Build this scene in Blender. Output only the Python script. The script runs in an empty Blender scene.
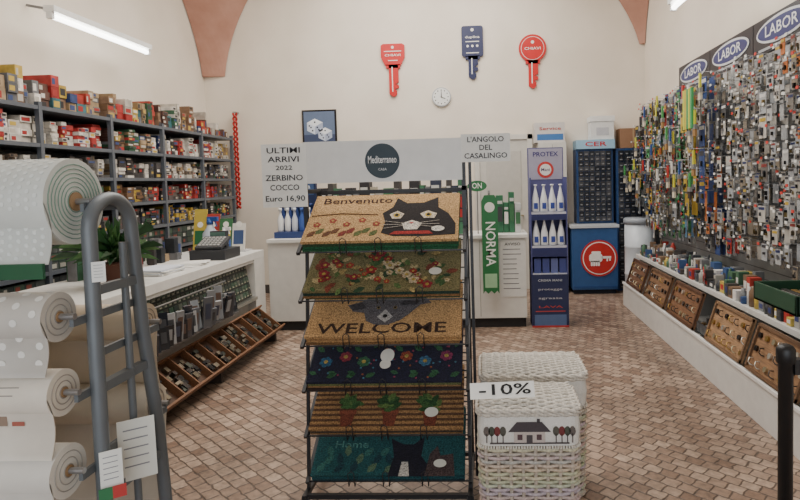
import bpy, math, random
from mathutils import Matrix, Vector
R=random.Random(7)
scene=bpy.context.scene

def lin(c):
    o=[]
    for x in c:
        x=max(0,min(255,x))/255.0
        o.append(x/12.92 if x<=0.04045 else ((x+0.055)/1.055)**2.4)
    return (o[0],o[1],o[2],1.0)

# ---------------------------------------------------------------- materials
KINDS={ # rough, metal, noise scale, noise amount, bump
 'matte':(0.85,0,6,0.10,0.0),'paper':(0.6,0,20,0.05,0.0),'plastic':(0.38,0,12,0.06,0.0),
 'gloss':(0.18,0,10,0.05,0.0),'cloth':(0.36,0,14,0.07,0.03),'metal':(0.32,0.85,25,0.08,0.0),'paint':(0.42,0.15,15,0.08,0.02),
 'fabric':(0.95,0,300,0.12,0.25),'coir':(1.0,0,170,0.75,0.8),'wood':(0.6,0,9,0.35,0.1),
 'wicker':(0.75,0,90,0.30,0.25),'leaf':(0.5,0,20,0.3,0.0),'stock':(0.6,0,14,0.35,0.0)}
MATS={}
def mat(kind):
    if kind in MATS: return MATS[kind]
    m=bpy.data.materials.new(kind); m.use_nodes=True
    nt=m.node_tree; N=nt.nodes; L=nt.links
    bs=N['Principled BSDF']
    at=N.new('ShaderNodeAttribute'); at.attribute_name='Col'
    tc=N.new('ShaderNodeTexCoord'); nz=N.new('ShaderNodeTexNoise')
    if kind=='glow':
        L.new(at.outputs['Color'],bs.inputs['Emission Color']); bs.inputs['Emission Strength'].default_value=9.0
        L.new(at.outputs['Color'],bs.inputs['Base Color']); MATS[kind]=m; return m
    ro,me,sc,am,bu=KINDS[kind]
    mp=N.new('ShaderNodeMapping')
    if kind=='wood': mp.inputs['Scale'].default_value=(12,1.0,12)
    L.new(tc.outputs['Object'],mp.inputs['Vector']); L.new(mp.outputs['Vector'],nz.inputs['Vector'])
    nz.inputs['Scale'].default_value=sc; nz.inputs['Detail'].default_value=4
    mr=N.new('ShaderNodeMapRange'); mr.inputs['From Min'].default_value=0.3; mr.inputs['From Max'].default_value=0.7
    mr.inputs['To Min'].default_value=1-am; mr.inputs['To Max'].default_value=1+am*0.6
    L.new(nz.outputs['Fac'],mr.inputs['Value'])
    vm=N.new('ShaderNodeVectorMath'); vm.operation='SCALE'
    L.new(at.outputs['Color'],vm.inputs[0]); L.new(mr.outputs['Result'],vm.inputs['Scale'])
    L.new(vm.outputs['Vector'],bs.inputs['Base Color'])
    bs.inputs['Roughness'].default_value=ro; bs.inputs['Metallic'].default_value=me
    if bu>0:
        bp=N.new('ShaderNodeBump'); bp.inputs['Strength'].default_value=bu; bp.inputs['Distance'].default_value=0.003
        L.new(nz.outputs['Fac'],bp.inputs['Height']); L.new(bp.outputs['Normal'],bs.inputs['Normal'])
    MATS[kind]=m; return m

def frame(o,x,y):
    x=Vector(x).normalized(); y=Vector(y).normalized(); z=x.cross(y).normalized(); y=z.cross(x)
    M=Matrix.Identity(4)
    for i in range(3):
        M[i][0]=x[i];M[i][1]=y[i];M[i][2]=z[i];M[i][3]=o[i]
    return M
def front(x,y,z): return frame((x,y,z),(1,0,0),(0,0,1))
TXT={}
def textmesh(s):
    if s in TXT: return TXT[s]
    cu=bpy.data.curves.new('t','FONT'); cu.body=s; cu.size=1; cu.align_x='CENTER'; cu.align_y='CENTER'; cu.resolution_u=2; cu.offset=0.012
    ob=bpy.data.objects.new('t',cu); scene.collection.objects.link(ob)
    dg=bpy.context.evaluated_depsgraph_get(); dg.update()
    me=ob.evaluated_get(dg).to_mesh()
    v=[tuple(q.co) for q in me.vertices]; f=[tuple(p.vertices) for p in me.polygons]
    ob.evaluated_get(dg).to_mesh_clear(); bpy.data.objects.remove(ob); bpy.data.curves.remove(cu)
    xs=[a[0] for a in v] or [0,1]; w=max(xs)-min(xs)
    TXT[s]=(v,f,w); return TXT[s]

class B:
    def __init__(s,name): s.name=name; s.v=[];s.f=[];s.c=[];s.m=[];s.s=[];s.ml=[];s.T=Matrix.Identity(4)
    def mesh(s,vs,fs,col,kind='matte',smooth=False,T=None):
        T=s.T@T if T is not None else s.T
        n=len(s.v); s.v+= [T@Vector(q) for q in vs]
        if kind not in s.ml: s.ml.append(kind)
        k=s.ml.index(kind); col=lin(col)
        for f in fs:
            s.f.append(tuple(i+n for i in f)); s.c.append(col); s.m.append(k); s.s.append(smooth)
    def box(s,x0,x1,y0,y1,z0,z1,col,kind='matte',T=None):
        s.mesh([(x0,y0,z0),(x1,y0,z0),(x1,y1,z0),(x0,y1,z0),(x0,y0,z1),(x1,y0,z1),(x1,y1,z1),(x0,y1,z1)],
          [(0,3,2,1),(4,5,6,7),(0,1,5,4),(1,2,6,5),(2,3,7,6),(3,0,4,7)],col,kind,False,T)
    def bar(s,p0,p1,w,d,col,kind='paint'):
        p0=Vector(p0);p1=Vector(p1);z=(p1-p0);l=z.length;z.normalize()
        a=Vector((1,0,0)) if abs(z.x)<0.9 else Vector((0,1,0))
        y=z.cross(a).normalized(); x=y.cross(z)
        M=Matrix.Identity(4)
        for i in range(3): M[i][0]=x[i];M[i][1]=y[i];M[i][2]=z[i];M[i][3]=p0[i]
        s.box(-w/2,w/2,-d/2,d/2,0,l,col,kind,M)
    def tube(s,pts,r,col,kind='metal',n=8,closed=False):
        pts=[Vector(p) for p in pts]; vs=[];fs=[]; N=len(pts); up=None
        for i,p in enumerate(pts):
            t=(pts[min(i+1,N-1)]-pts[max(i-1,0)]).normalized()
            if up is None:
                a=Vector((0,0,1)) if abs(t.z)<0.9 else Vector((1,0,0)); up=t.cross(a).normalized()
            up=(up-t*up.dot(t)).normalized(); w=t.cross(up)
            rr=r[i] if isinstance(r,(list,tuple)) else r
            for k in range(n):
                an=2*math.pi*k/n; vs.append(p+(up*math.cos(an)+w*math.sin(an))*rr)
        for i in range(N-1):
            for k in range(n):
                a=i*n+k;b=i*n+(k+1)%n; fs.append((a,b,b+n,a+n))
        s.mesh(vs,fs,col,kind,True)
        s.mesh(vs[:n],[tuple(range(n))[::-1]],col,kind); s.mesh(vs[-n:],[tuple(range(n))],col,kind)
    def cyl(s,p0,p1,r,col,kind='matte',n=20): s.tube([p0,p1],r,col,kind,n)
    def lathe(s,prof,c,col,kind='plastic',n=16):
        vs=[];fs=[]
        for r,z in prof:
            for k in range(n):
                a=2*math.pi*k/n; vs.append((c[0]+r*math.cos(a),c[1]+r*math.sin(a),c[2]+z))
        for i in range(len(prof)-1):
            for k in range(n):
                a=i*n+k;b=i*n+(k+1)%n; fs.append((a,b,b+n,a+n))
        fs.append(tuple(range(n))[::-1]); fs.append(tuple(range((len(prof)-1)*n,len(prof)*n)))
        s.mesh(vs,fs,col,kind,True)
    def poly(s,pts,T,th,col,kind='paper',z0=0.0):
        n=len(pts); ar=sum(pts[i][0]*pts[(i+1)%n][1]-pts[(i+1)%n][0]*pts[i][1] for i in range(n))
        if ar<0: pts=pts[::-1]
        vs=[(p[0],p[1],z0) for p in pts]+[(p[0],p[1],z0+th) for p in pts]
        fs=[tuple(range(n))[::-1],tuple(range(n,2*n))]+[(i,(i+1)%n,(i+1)%n+n,i+n) for i in range(n)]
        s.mesh(vs,fs,col,kind,False,T)
    def rect(s,x0,x1,y0,y1,T,th,col,kind='paper',z0=0.0): s.poly([(x0,y0),(x1,y0),(x1,y1),(x0,y1)],T,th,col,kind,z0)
    def disc(s,cx,cy,r,T,th,col,kind='paper',z0=0.0,n=24,ry=None,ph=0):
        ry=ry or r
        s.poly([(cx+r*math.cos(2*math.pi*k/n+ph),cy+ry*math.sin(2*math.pi*k/n+ph)) for k in range(n)],T,th,col,kind,z0)
    def text(s,t,cx,cy,h,T,col,z0=0.002,width=None,rot=0,kind='paper'):
        v,f,w=textmesh(t)
        sx=h*1.35; 
        kx=sx if width is None else width/w
        c,q=math.cos(rot),math.sin(rot)
        s.mesh([(cx+(a[0]*kx)*c-(a[1]*sx)*q,cy+(a[0]*kx)*q+(a[1]*sx)*c,z0) for a in v],f,col,kind,False,T)
    def done(s,bevel=0,seg=2):
        xs=[q.x for q in s.v];ys=[q.y for q in s.v];zs=[q.z for q in s.v]
        o=Vector(((min(xs)+max(xs))/2,(min(ys)+max(ys))/2,min(zs)))
        me=bpy.data.meshes.new(s.name); me.from_pydata([q-o for q in s.v],[],s.f)
        for k in s.ml: me.materials.append(mat(k))
        ca=me.color_attributes.new('Col','FLOAT_COLOR','CORNER'); arr=[]
        for p in me.polygons:
            for _ in range(p.loop_total): arr.extend(s.c[p.index])
        ca.data.foreach_set('color',arr)
        me.polygons.foreach_set('material_index',s.m); me.polygons.foreach_set('use_smooth',s.s)
        me.update()
        ob=bpy.data.objects.new(s.name,me); ob.location=o; scene.collection.objects.link(ob)
        if bevel:
            b=ob.modifiers.new('bev','BEVEL'); b.width=bevel; b.segments=seg; b.limit_method='ANGLE'; b.angle_limit=math.radians(50)
        return ob
def arc(cx,cy,r,a0,a1,n,ry=None):
    ry=ry or r
    return [(cx+r*math.cos(math.radians(a0+(a1-a0)*i/n)),cy+ry*math.sin(math.radians(a0+(a1-a0)*i/n))) for i in range(n+1)]
def rrect(x0,x1,y0,y1,r,n=5):
    return arc(x1-r,y1-r,r,0,90,n)+arc(x0+r,y1-r,r,90,180,n)+arc(x0+r,y0+r,r,180,270,n)+arc(x1-r,y0+r,r,270,360,n)

# ---------------------------------------------------------------- room
def room_mat(name,c1,c2,rough,scale):
    m=bpy.data.materials.new(name); m.use_nodes=True; nt=m.node_tree;N=nt.nodes;L=nt.links;bs=N['Principled BSDF']
    tc=N.new('ShaderNodeTexCoord');nz=N.new('ShaderNodeTexNoise');nz.inputs['Scale'].default_value=scale;nz.inputs['Detail'].default_value=6
    cr=N.new('ShaderNodeValToRGB');cr.color_ramp.elements[0].color=lin(c1);cr.color_ramp.elements[1].color=lin(c2)
    cr.color_ramp.elements[0].position=0.35;cr.color_ramp.elements[1].position=0.65
    L.new(tc.outputs['Object'],nz.inputs['Vector']);L.new(nz.outputs['Fac'],cr.inputs['Fac']);L.new(cr.outputs['Color'],bs.inputs['Base Color'])
    bp=N.new('ShaderNodeBump');bp.inputs['Strength'].default_value=0.15;bp.inputs['Distance'].default_value=0.01
    L.new(nz.outputs['Fac'],bp.inputs['Height']);L.new(bp.outputs['Normal'],bs.inputs['Normal']);bs.inputs['Roughness'].default_value=rough
    return m
def floor_mat():
    m=bpy.data.materials.new('floor_tiles'); m.use_nodes=True; nt=m.node_tree;N=nt.nodes;L=nt.links;bs=N['Principled BSDF']
    tc=N.new('ShaderNodeTexCoord');mp=N.new('ShaderNodeMapping');mp.inputs['Rotation'].default_value=(0,0,math.radians(42))
    L.new(tc.outputs['Object'],mp.inputs['Vector'])
    nd=N.new('ShaderNodeTexNoise');nd.inputs['Scale'].default_value=22;L.new(tc.outputs['Object'],nd.inputs['Vector'])
    dv=N.new('ShaderNodeVectorMath');dv.operation='SCALE';dv.inputs['Scale'].default_value=0.022;L.new(nd.outputs['Color'],dv.inputs[0])
    da=N.new('ShaderNodeVectorMath');da.operation='ADD';L.new(mp.outputs['Vector'],da.inputs[0]);L.new(dv.outputs['Vector'],da.inputs[1])
    br=N.new('ShaderNodeTexBrick');L.new(da.outputs['Vector'],br.inputs['Vector'])
    br.inputs['Scale'].default_value=1.0;br.inputs['Brick Width'].default_value=0.085;br.inputs['Row Height'].default_value=0.072
    br.inputs['Mortar Size'].default_value=0.006;br.inputs['Mortar Smooth'].default_value=0.6;br.inputs['Bias'].default_value=0.0
    br.inputs['Color1'].default_value=lin((168,146,128));br.inputs['Color2'].default_value=lin((124,100,84));br.inputs['Mortar'].default_value=lin((84,70,60))
    br.offset=0.5
    nz=N.new('ShaderNodeTexNoise');nz.inputs['Scale'].default_value=34;nz.inputs['Detail'].default_value=8;L.new(tc.outputs['Object'],nz.inputs['Vector'])
    n2=N.new('ShaderNodeTexNoise');n2.inputs['Scale'].default_value=1.2;L.new(tc.outputs['Object'],n2.inputs['Vector'])
    ad=N.new('ShaderNodeMath');ad.operation='ADD';L.new(nz.outputs['Fac'],ad.inputs[0]);L.new(n2.outputs['Fac'],ad.inputs[1])
    mr=N.new('ShaderNodeMapRange');mr.inputs['From Min'].default_value=0.7;mr.inputs['From Max'].default_value=1.3;mr.inputs['To Min'].default_value=0.55;mr.inputs['To Max'].default_value=1.3
    L.new(ad.outputs[0],mr.inputs['Value'])
    vm=N.new('ShaderNodeVectorMath');vm.operation='SCALE';L.new(br.outputs['Color'],vm.inputs[0]);L.new(mr.outputs['Result'],vm.inputs['Scale'])
    L.new(vm.outputs['Vector'],bs.inputs['Base Color']);bs.inputs['Roughness'].default_value=0.42
    bp=N.new('ShaderNodeBump');bp.inputs['Strength'].default_value=0.6;bp.inputs['Distance'].default_value=0.004;bp.invert=True
    L.new(br.outputs['Fac'],bp.inputs['Height']);L.new(bp.outputs['Normal'],bs.inputs['Normal'])
    return m
def slab(name,boxes,m):
    b=B(name)
    for q in boxes: b.box(*q,(200,200,200))
    ob=b.done(); ob.data.materials.clear(); ob.data.materials.append(m)
    return ob
WL,WR,WB,WF,H=-3.85,2.2,8.0,-1.5,4.8
wallm=room_mat('plaster',(220,209,194),(230,220,206),0.9,1.5)
slab('floor',[(WL,WR,WF,WB,-0.1,0)],floor_mat())
slab('wall_back',[(WL-.15,WR+.15,WB,WB+.15,0,H)],wallm)
slab('wall_left',[(WL-.15,WL,WF,WB,0,H)],wallm)
slab('wall_right',[(WR,WR+.15,WF,WB,0,H)],wallm)
slab('wall_front',[(WL-.15,-2.2,WF-.15,WF,0,H),(1.6,WR+.15,WF-.15,WF,0,H),(-2.2,1.6,WF-.15,WF,2.9,H)],wallm)
slab('ceiling',[(WL-.15,WR+.15,WF-.15,WB+.15,H,H+.1)],wallm)
slab('baseboard_back',[(WL,WR,WB-.02,WB,0,0.12)],room_mat('dark_base',(60,55,52),(75,68,64),0.6,4))
terra=room_mat('terracotta_rib',(174,128,110),(188,144,126),0.9,3)
def rib(name,pts):
    b=B(name); vs=[];fs=[];n=7
    for z,xb,ys,xw in pts:
        for k in range(n):
            t=k/(n-1)
            p0=Vector((xb,WB-.01,z));p2=Vector((xw+(.01 if xw<0 else -.01),ys,z));p1=(p0+p2)/2
            cc=Vector((xw,WB,z)); p1=p1.lerp(cc,-0.15)
            vs.append(p0*(1-t)**2+p1*2*t*(1-t)+p2*t*t)
    for i in range(len(pts)-1):
        for k in range(n-1):
            a=i*n+k; fs.append((a,a+1,a+1+n,a+n))
    base=len(vs); vs.append(Vector((pts[0][3],WB,pts[0][0])))
    for k in range(n-1): fs.append((k+1,k,base))
    b.mesh(vs,fs,(180,120,100),'matte'); ob=b.done(); ob.data.materials.clear(); ob.data.materials.append(terra)
rib('trim_1',[(3.04+1.76*i/11,-3.55+(.22*(i/11)+.7*(i/11)**2),7.93-(.35*(i/11)+1.0*(i/11)**2),WL) for i in range(12)])
rib('trim_2',[(3.28+1.52*i/11,2.13-(0.38*(i/11)+0.8*(i/11)**2),7.93-(0.30*(i/11)+0.8*(i/11)**2),WR) for i in range(12)])

# ---------------------------------------------------------------- left shelving
UP=[2.63,3.5,4.37,5.23,6.09,6.95,7.8]
LV=[0.08,0.36,0.62,0.88,1.13,1.38,1.62,1.88,2.17]
b=B('metal_shelving_unit'); g=(92,98,106)
for y in UP:
    for x in (-3.82,-3.42):
        b.box(x-.018,x+.018,y-.018,y+.018,0,2.2,g,'paint')
for z in LV: b.box(-3.84,-3.405,2.62,7.82,z-.03,z,g,'paint')
b.box(-3.845,-3.835,2.62,7.82,0,2.2,(60,62,66),'paint')
b.done()
CR=(206,200,190);BR=(128,98,74);DK=(60,56,56);GY=(112,112,114);RD=(160,44,40);KH=(160,136,104);GR=(52,92,66);BL=(52,70,116);YL=(190,160,70);TL=(60,110,116)
PAL=[CR,(186,178,166),RD,(176,66,54),KH,BR,GR,BL,YL,GY,(90,60,50),(222,214,204),KH,BR,TL]
ROWS={4:[[DK,(84,80,78),GR,(56,60,66)],[DK,GY,(74,64,60)],[DK,BL,YL]],5:[[DK,(96,86,78),GY,(120,110,100)],[(76,66,64),RD,(110,100,94)],[GR,DK,(92,96,90)],[DK,BR,YL]],
 6:[[CR,GY,(150,140,130)],[RD,CR,DK],[(120,104,90),KH,CR],[DK,(90,86,84),CR],[GR,CR,DK]],7:[[CR,(224,218,208),RD],[CR,(212,204,192)],[CR,RD,DK],PAL,[(150,140,128),CR,BL]],8:[PAL]}
b=B('boxed_hardware_stock')
def shelfbox(b,y0,y1,z0,z1,xf,col,lab=None):
    b.box(-3.80,xf,y0,y1,z0,z1,col,'stock')
    if lab:
        h=z1-z0; T=frame((xf,y0,z0),(0,1,0),(0,0,1))
        b.rect((y1-y0)*.12,(y1-y0)*R.uniform(.4,.88),h*.2,h*.75,T,0.0015,lab)
for bi in range(len(UP)-1):
    ya,yb=UP[bi]+.025,UP[bi+1]-.025
    for li in range(len(LV)):
        z0=LV[li]+.002; gap=(LV[li+1]-LV[li]-.05) if li<len(LV)-1 else 0.34
        if li<=3:
            n=8; w=(yb-ya)/n
            for r_ in range(3):
                for k in range(n):
                    h=gap/3-.004; zz=z0+r_*(h+.004)
                    c=R.choice([(50,66,58),(46,56,54),(70,76,74),(40,46,48),(58,80,66)])
                    shelfbox(b,ya+k*w+.003,ya+(k+1)*w-.003,zz,zz+h,-3.43,c,R.choice([(170,170,158),(150,148,138),(120,60,50),None]))
        else:
            y=ya; theme=R.choice(ROWS[li])
            while y<yb-.03:
                if R.random()<.2: theme=R.choice(ROWS[li])
                w=min(R.uniform(.045,.12),yb-y); hh=R.uniform(.024,.055); top=R.uniform(.8,1.0)*gap
                if li==len(LV)-1: top=R.uniform(.4,1.0)*gap; hh=R.uniform(.04,.11)
                col=R.choice(theme); z=z0
                xf=-3.43-R.uniform(0,.06)
                while z+hh<=z0+top:
                    cc=col if R.random()<.65 else R.choice(theme)
                    j=R.randint(-16,14); cc=tuple(q+j for q in cc)
                    shelfbox(b,y+.002,y+w-.003,z,z+hh-.002,xf-R.uniform(0,.02),cc,R.choice([RD,(216,210,200),BL,(50,46,46),YL,(186,178,166),None,(50,46,46)]))
                    z+=hh
                y+=w
b.done()

# ---------------------------------------------------------------- fluorescent lamps
def lamp(x,y0,y1,z,wx):
    b=B('fluorescent_lamp'); sg=1 if wx<0 else -1
    b.box(x-.045,x+.045,y0,y1,z,z+.05,(235,235,232),'paint')
    b.cyl((x,y0+.03,z-.03),(x,y1-.03,z-.03),.022,(255,255,250),'glow',12)
    for y in (y0,y1-.03): b.box(x-.025,x+.025,y,y+.03,z-.055,z,(225,225,222),'plastic')
    for y in (y0+.2,y1-.2): b.bar((x,y,z+.05),(wx+sg*.012,y,z+.12),.02,.02,(120,120,120),'paint')
    b.done()
lamp(-3.5,4.65,6.05,2.97,WL)
lamp(1.66,3.75,5.15,2.97,WR)

# ---------------------------------------------------------------- wall key signs
def key(x,ztop,kind):
    col=(196,28,28) if kind!=2 else (22,30,74)
    b=B('key_wall_sign'); th=.03
    T=front(x,WB-.001,ztop)@Matrix.Scale(1.08,4)
    w=(228,225,220)
    if kind==1:
        head=[(-.15,-.02),(-.12,0),(.12,0),(.15,-.02),(.15,-.17),(.10,-.27),(-.10,-.27),(-.15,-.17)]
        b.poly(head,T,th,col,'plastic')
        b.disc(0,-.045,.018,T,.002,w,'paper',th); b.rect(-.11,.11,-.10,-.09,T,.002,w,'paper',th)
        b.text('CHIAVI',0,-.145,.03,T,w,th+.003,width=.2); b.rect(-.06,.06,-.215,-.205,T,.002,w,'paper',th)
        L0=-.27
    elif kind==2:
        b.poly(rrect(-.135,.135,-.38,0,.03),T,th,col,'plastic')
        b.disc(0,-.05,.02,T,.002,w,'paper',th)
        b.text('duplica',0,-.14,.03,T,w,th+.003,width=.18); b.rect(-.085,.085,-.20,-.19,T,.002,w,'paper',th)
        for q in (-.06,0,.06): b.disc(q,-.25,.015,T,.002,w,'paper',th)
        b.rect(-.08,.08,-.34,-.33,T,.002,w,'paper',th); L0=-.38
    else:
        b.disc(0,-.165,.172,T,th,col,'plastic',n=32); b.disc(0,-.165,.145,T,.002,w,'paper',th,n=32); b.disc(0,-.165,.139,T,.004,col,'plastic',th,n=32)
        b.disc(0,-.09,.02,T,.006,w,'paper',th); b.text('CHIAVI',0,-.17,.035,T,w,th+.006,width=.2); L0=-.32
    e=-.66
    sh=[(-.055,L0+.005),(-.055,e+.03),(-.015,e),(.015,e+.0),(.04,e+.03),(.04,e+.07),(.012,e+.09),(.065,e+.11),(.065,e+.14),(.02,e+.155),(.065,e+.18),(.065,L0+.005)]
    b.poly(sh,T,th,col,'plastic'); b.rect(-.018,-.006,e+.06,L0-.02,T,.002,w,'paper',th)
    b.rect(-.09,.09,L0-.035,L0+.01,T,th,col,'plastic'); b.done()
key(-1.20,3.40,1); key(-.11,3.60,2); key(.70,3.45,3)
b=B('wall_clock'); T=front(-.55,WB-.001,2.66)
b.disc(0,0,.13,T,.03,(170,172,175),'paint',n=32); b.disc(0,0,.117,T,.004,(228,228,224),'paper',.03,n=32)
for k in range(12):
    a=math.pi*k/6; b.disc(.092*math.sin(a),.092*math.cos(a),.008,T,.002,(40,40,45),'paper',.034,n=8)
b.poly([(-.006,-.01),(.006,-.01),(.003,.08),(-.003,.08)],T,.002,(30,30,30),'paper',.035)
b.poly([(-.01,.006),(-.01,-.006),(.055,-.03),(.055,-.022)],T,.002,(30,30,30),'paper',.036); b.done()
b=B('framed_dice_poster'); T=front(-2.25,WB-.001,2.28)
b.rect(-.24,.24,-.26,.26,T,.025,(25,25,30),'gloss'); b.rect(-.215,.215,-.235,.235,T,.002,(96,112,140),'paper',.025)
b.rect(-.215,.215,-.235,-.08,T,.003,(58,70,100),'paper',.025)
for (cx,cy,s_,c) in ((-.06,.03,.11,(215,222,235)),(.08,-.08,.095,(200,208,224))):
    pts=[(cx-s_,cy-s_*.5),(cx,cy-s_),(cx+s_,cy-s_*.5),(cx+s_,cy+s_*.5),(cx,cy+s_),(cx-s_,cy+s_*.5)]
    b.poly(pts,T,.002,c,'paper',.029); b.poly([(cx-s_,cy+s_*.5),(cx,cy),(cx+s_,cy+s_*.5),(cx,cy+s_)],T,.001,(236,240,246),'paper',.031)
    b.poly([(cx,cy-s_),(cx+s_,cy-s_*.5),(cx+s_,cy+s_*.5),(cx,cy)],T,.001,(168,178,200),'paper',.031)
    for q in ((-.5,-.1),(-.3,-.5),(.5,-.4),(.3,-.1),(0,.55),(-.7,.1)): b.disc(cx+q[0]*s_,cy+q[1]*s_,s_*.11,T,.002,(30,36,60),'paper',.032,n=10)
b.done(.003)

# ---------------------------------------------------------------- counters
W=(214,212,206)
b=B('back_service_counter')
b.box(-2.24,.41,5.86,6.35,0.10,.92,W,'plastic'); b.box(-2.24,.43,5.83,6.38,.92,.955,(226,224,218),'plastic')
b.box(-2.22,.40,5.89,6.33,0,.10,(40,38,38),'matte')
for x in (-1.7,-1.15,-.6,-.06): b.box(x-.003,x+.003,5.857,5.861,.12,.9,(150,148,142))
b.done(.004)
b=B('left_display_counter')
b.box(-3.05,-2.26,3.0,5.80,.79,.86,(222,220,214),'plastic')
b.box(-3.0,-2.34,3.02,5.80,.10,.79,(196,194,188),'plastic')
b.box(-2.34,-2.26,5.55,5.80,.0,.79,(214,212,206),'plastic')
b.box(-2.98,-2.36,3.04,5.78,0,.10,(50,46,44),'matte')
T=frame((-2.28,3.05,.44),(0,1,0),(-.18,0,1))
b.rect(0,2.48,0,.34,T,.01,(40,46,42),'paint',-.02)
for r_ in range(5):
    for k in range(38):
        c=R.choice([(58,84,66),(66,84,68),(46,58,52),(90,96,84),(60,58,50)])
        b.rect(.008+k*.065,.065+k*.065,.010+r_*.066,.062+r_*.066,T,.006,c,'plastic',-.01)
        b.rect(.02+k*.065,.05+k*.065,.013+r_*.066,.025+r_*.066,T,.004,(150,148,130),'paper',-.004)
b.box(-2.34,-2.27,3.02,5.58,.76,.79,(206,204,198),'plastic')
b.box(-2.3,-2.24,3.02,5.55,.40,.43,(170,168,160),'metal')
b.done(.003)
b=B('wooden_display_tray'); wd=(118,80,52)
T=frame((-2.02,3.05,.10),(0,1,0),(-.24,0,.2))
b.rect(0,2.5,0,.30,T,.015,(76,52,36),'wood')
for k in range(13): b.rect(k*.2,k*.2+.014,0,.30,T,.05,wd,'wood',.015)
for v_ in (0,.29): b.rect(0,2.5,v_,v_+.014,T,.055,wd,'wood',.012)
for k in range(12):
    for j in range(14):
        u=.03+k*.2+R.uniform(0,.11); v_=.02+R.uniform(0,.22)
        b.rect(u,u+R.uniform(.03,.06),v_,v_+R.uniform(.02,.05),T,R.uniform(.015,.045),R.choice([(120,112,96),(70,66,64),(150,140,124),(46,46,48),(90,96,90)]),'metal',.016)
for y in (3.1,4.3,5.45): b.box(-2.24,-2.05,y,y+.04,0,.10,(60,50,44),'wood')
b.done()
b=B('wrapped_tool_packs')
for k in range(34):
    y=3.3+k*.045; x=-2.21+R.uniform(0,.09)
    T=frame((x,y,.455),(R.uniform(.3,.9),1,0),(R.uniform(-.25,.3),R.uniform(-.5,.4),1))
    h=R.uniform(.12,.27)
    b.rect(0,.065,0,h,T,.018,R.choice([(96,100,106),(40,42,46),(130,134,138),(34,38,46),(70,72,78),(160,162,164)]),'gloss')
    b.rect(.012,.052,h*.3,h*.8,T,.003,R.choice([(150,152,154),(60,66,84),(90,70,60),(60,62,66)]),'paper',.018)
b.tube([(-2.24,3.3,.70),(-2.24,4.85,.70)],.008,(150,150,150)); b.box(-2.235,-2.12,3.3,4.85,.435,.452,(120,120,122),'metal')
b.box(-2.20,-2.16,3.75,3.775,.452,.60,(196,170,40),'plastic')
b.done()

def bottle(name,x,y,z,h,col,cap):
    b=B(name); r=h*.2
    b.lathe([(r*.9,0),(r,h*.03),(r,h*.55),(r*.45,h*.72),(r*.35,h*.8)],(x,y,z),col,'plastic')
    b.lathe([(r*.42,h*.8),(r*.42,h*.9),(r*.3,h*.9),(r*.3,h*.96)],(x,y,z),cap,'plastic')
    b.box(x-r*.3,x+r*1.1,y-r*.25,y+r*.25,z+h*.88,z+h,cap,'plastic'); b.bar((x+r*.7,y,z+h*.88),(x+r*.9,y,z+h*.74),.008,.015,cap,'plastic')
    b.box(x-r*.6,x+r*.6,y-r*1.03,y-r*.95,z+h*.12,z+h*.48,(225,228,235),'paper'); b.done()
bottle('spray_bottle',-2.66,5.50,.862,.36,(190,200,210),(40,80,150))
bottle('spray_bottle',-2.50,5.46,.862,.26,(60,90,150),(235,235,235))
b=B('cash_register')
b.box(-2.62,-2.3,5.0,5.33,.862,.95,(44,46,50),'plastic')
T=frame((-2.58,5.03,.95),(1,0,0),(0,.9,.35)); b.rect(0,.24,0,.22,T,.03,(60,62,66),'plastic')
for i in range(6):
    for j in range(5): b.rect(.02+i*.034,.045+i*.034,.02+j*.036,.045+j*.036,T,.01,(150,150,148),'plastic',.03)
b.box(-2.55,-2.4,5.26,5.32,.95,1.10,(50,52,56),'plastic'); b.box(-2.545,-2.405,5.255,5.26,1.03,1.09,(90,120,110),'gloss'); b.done(.004)
b=B('paper_stack')
for k in range(7):
    a=R.uniform(-.2,.2); T=Matrix.Translation((-2.5,4.3,.862+k*.006))@Matrix.Rotation(a,4,'Z'); b.box(-.12,.12,-.16,.16,0,.0055,R.choice([(235,233,228),(225,222,214),(210,215,225)]),'paper',T)
for k in range(5):
    a=R.uniform(-.6,.6); T=Matrix.Translation((-2.45+R.uniform(-.05,.05),4.7+k*.02,.862+k*.004))@Matrix.Rotation(a,4,'Z'); b.box(-.1,.1,-.1,.1,0,.0035,(230,228,222),'paper',T)
b.done()
b=B('leaflet_holder')
for k,(c1,c2) in enumerate([((190,166,70),(40,100,60)),((170,60,50),(230,225,215)),((60,110,70),(210,190,90)),((220,216,206),(60,80,120))]):
    T=frame((-2.95+k*.14,5.72-k*.015,.873),(1,0,0),(0,.2,1)); b.rect(0,.13,0,.42-.05*k,T,.015,c1,'paper'); b.rect(.015,.115,.06,.2,T,.002,c2,'paper',.015); b.disc(.065,.26,.03,T,.002,(235,230,220),'paper',.015,n=12)
b.box(-2.97,-2.38,5.64,5.8,.861,.872,(200,200,200),'plastic'); b.done()
b=B('counter_small_goods')
for k in range(46):
    y=3.95+R.uniform(0,1.5); x=-3.02+R.uniform(0,.20); w=R.uniform(.04,.09)
    b.box(x,x+w,y,y+w*.8,.861,.861+R.uniform(.04,.2),R.choice([CR,DK,GY,RD,GR,BL,KH,(40,44,48)]),'stock')
b.done()
b=B('potted_plant'); pc=(-2.50,3.80,.862)
b.lathe([(.06,0),(.085,.14),(.09,.14),(.09,.155),(.08,.155)],pc,(90,56,44),'matte')
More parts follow.
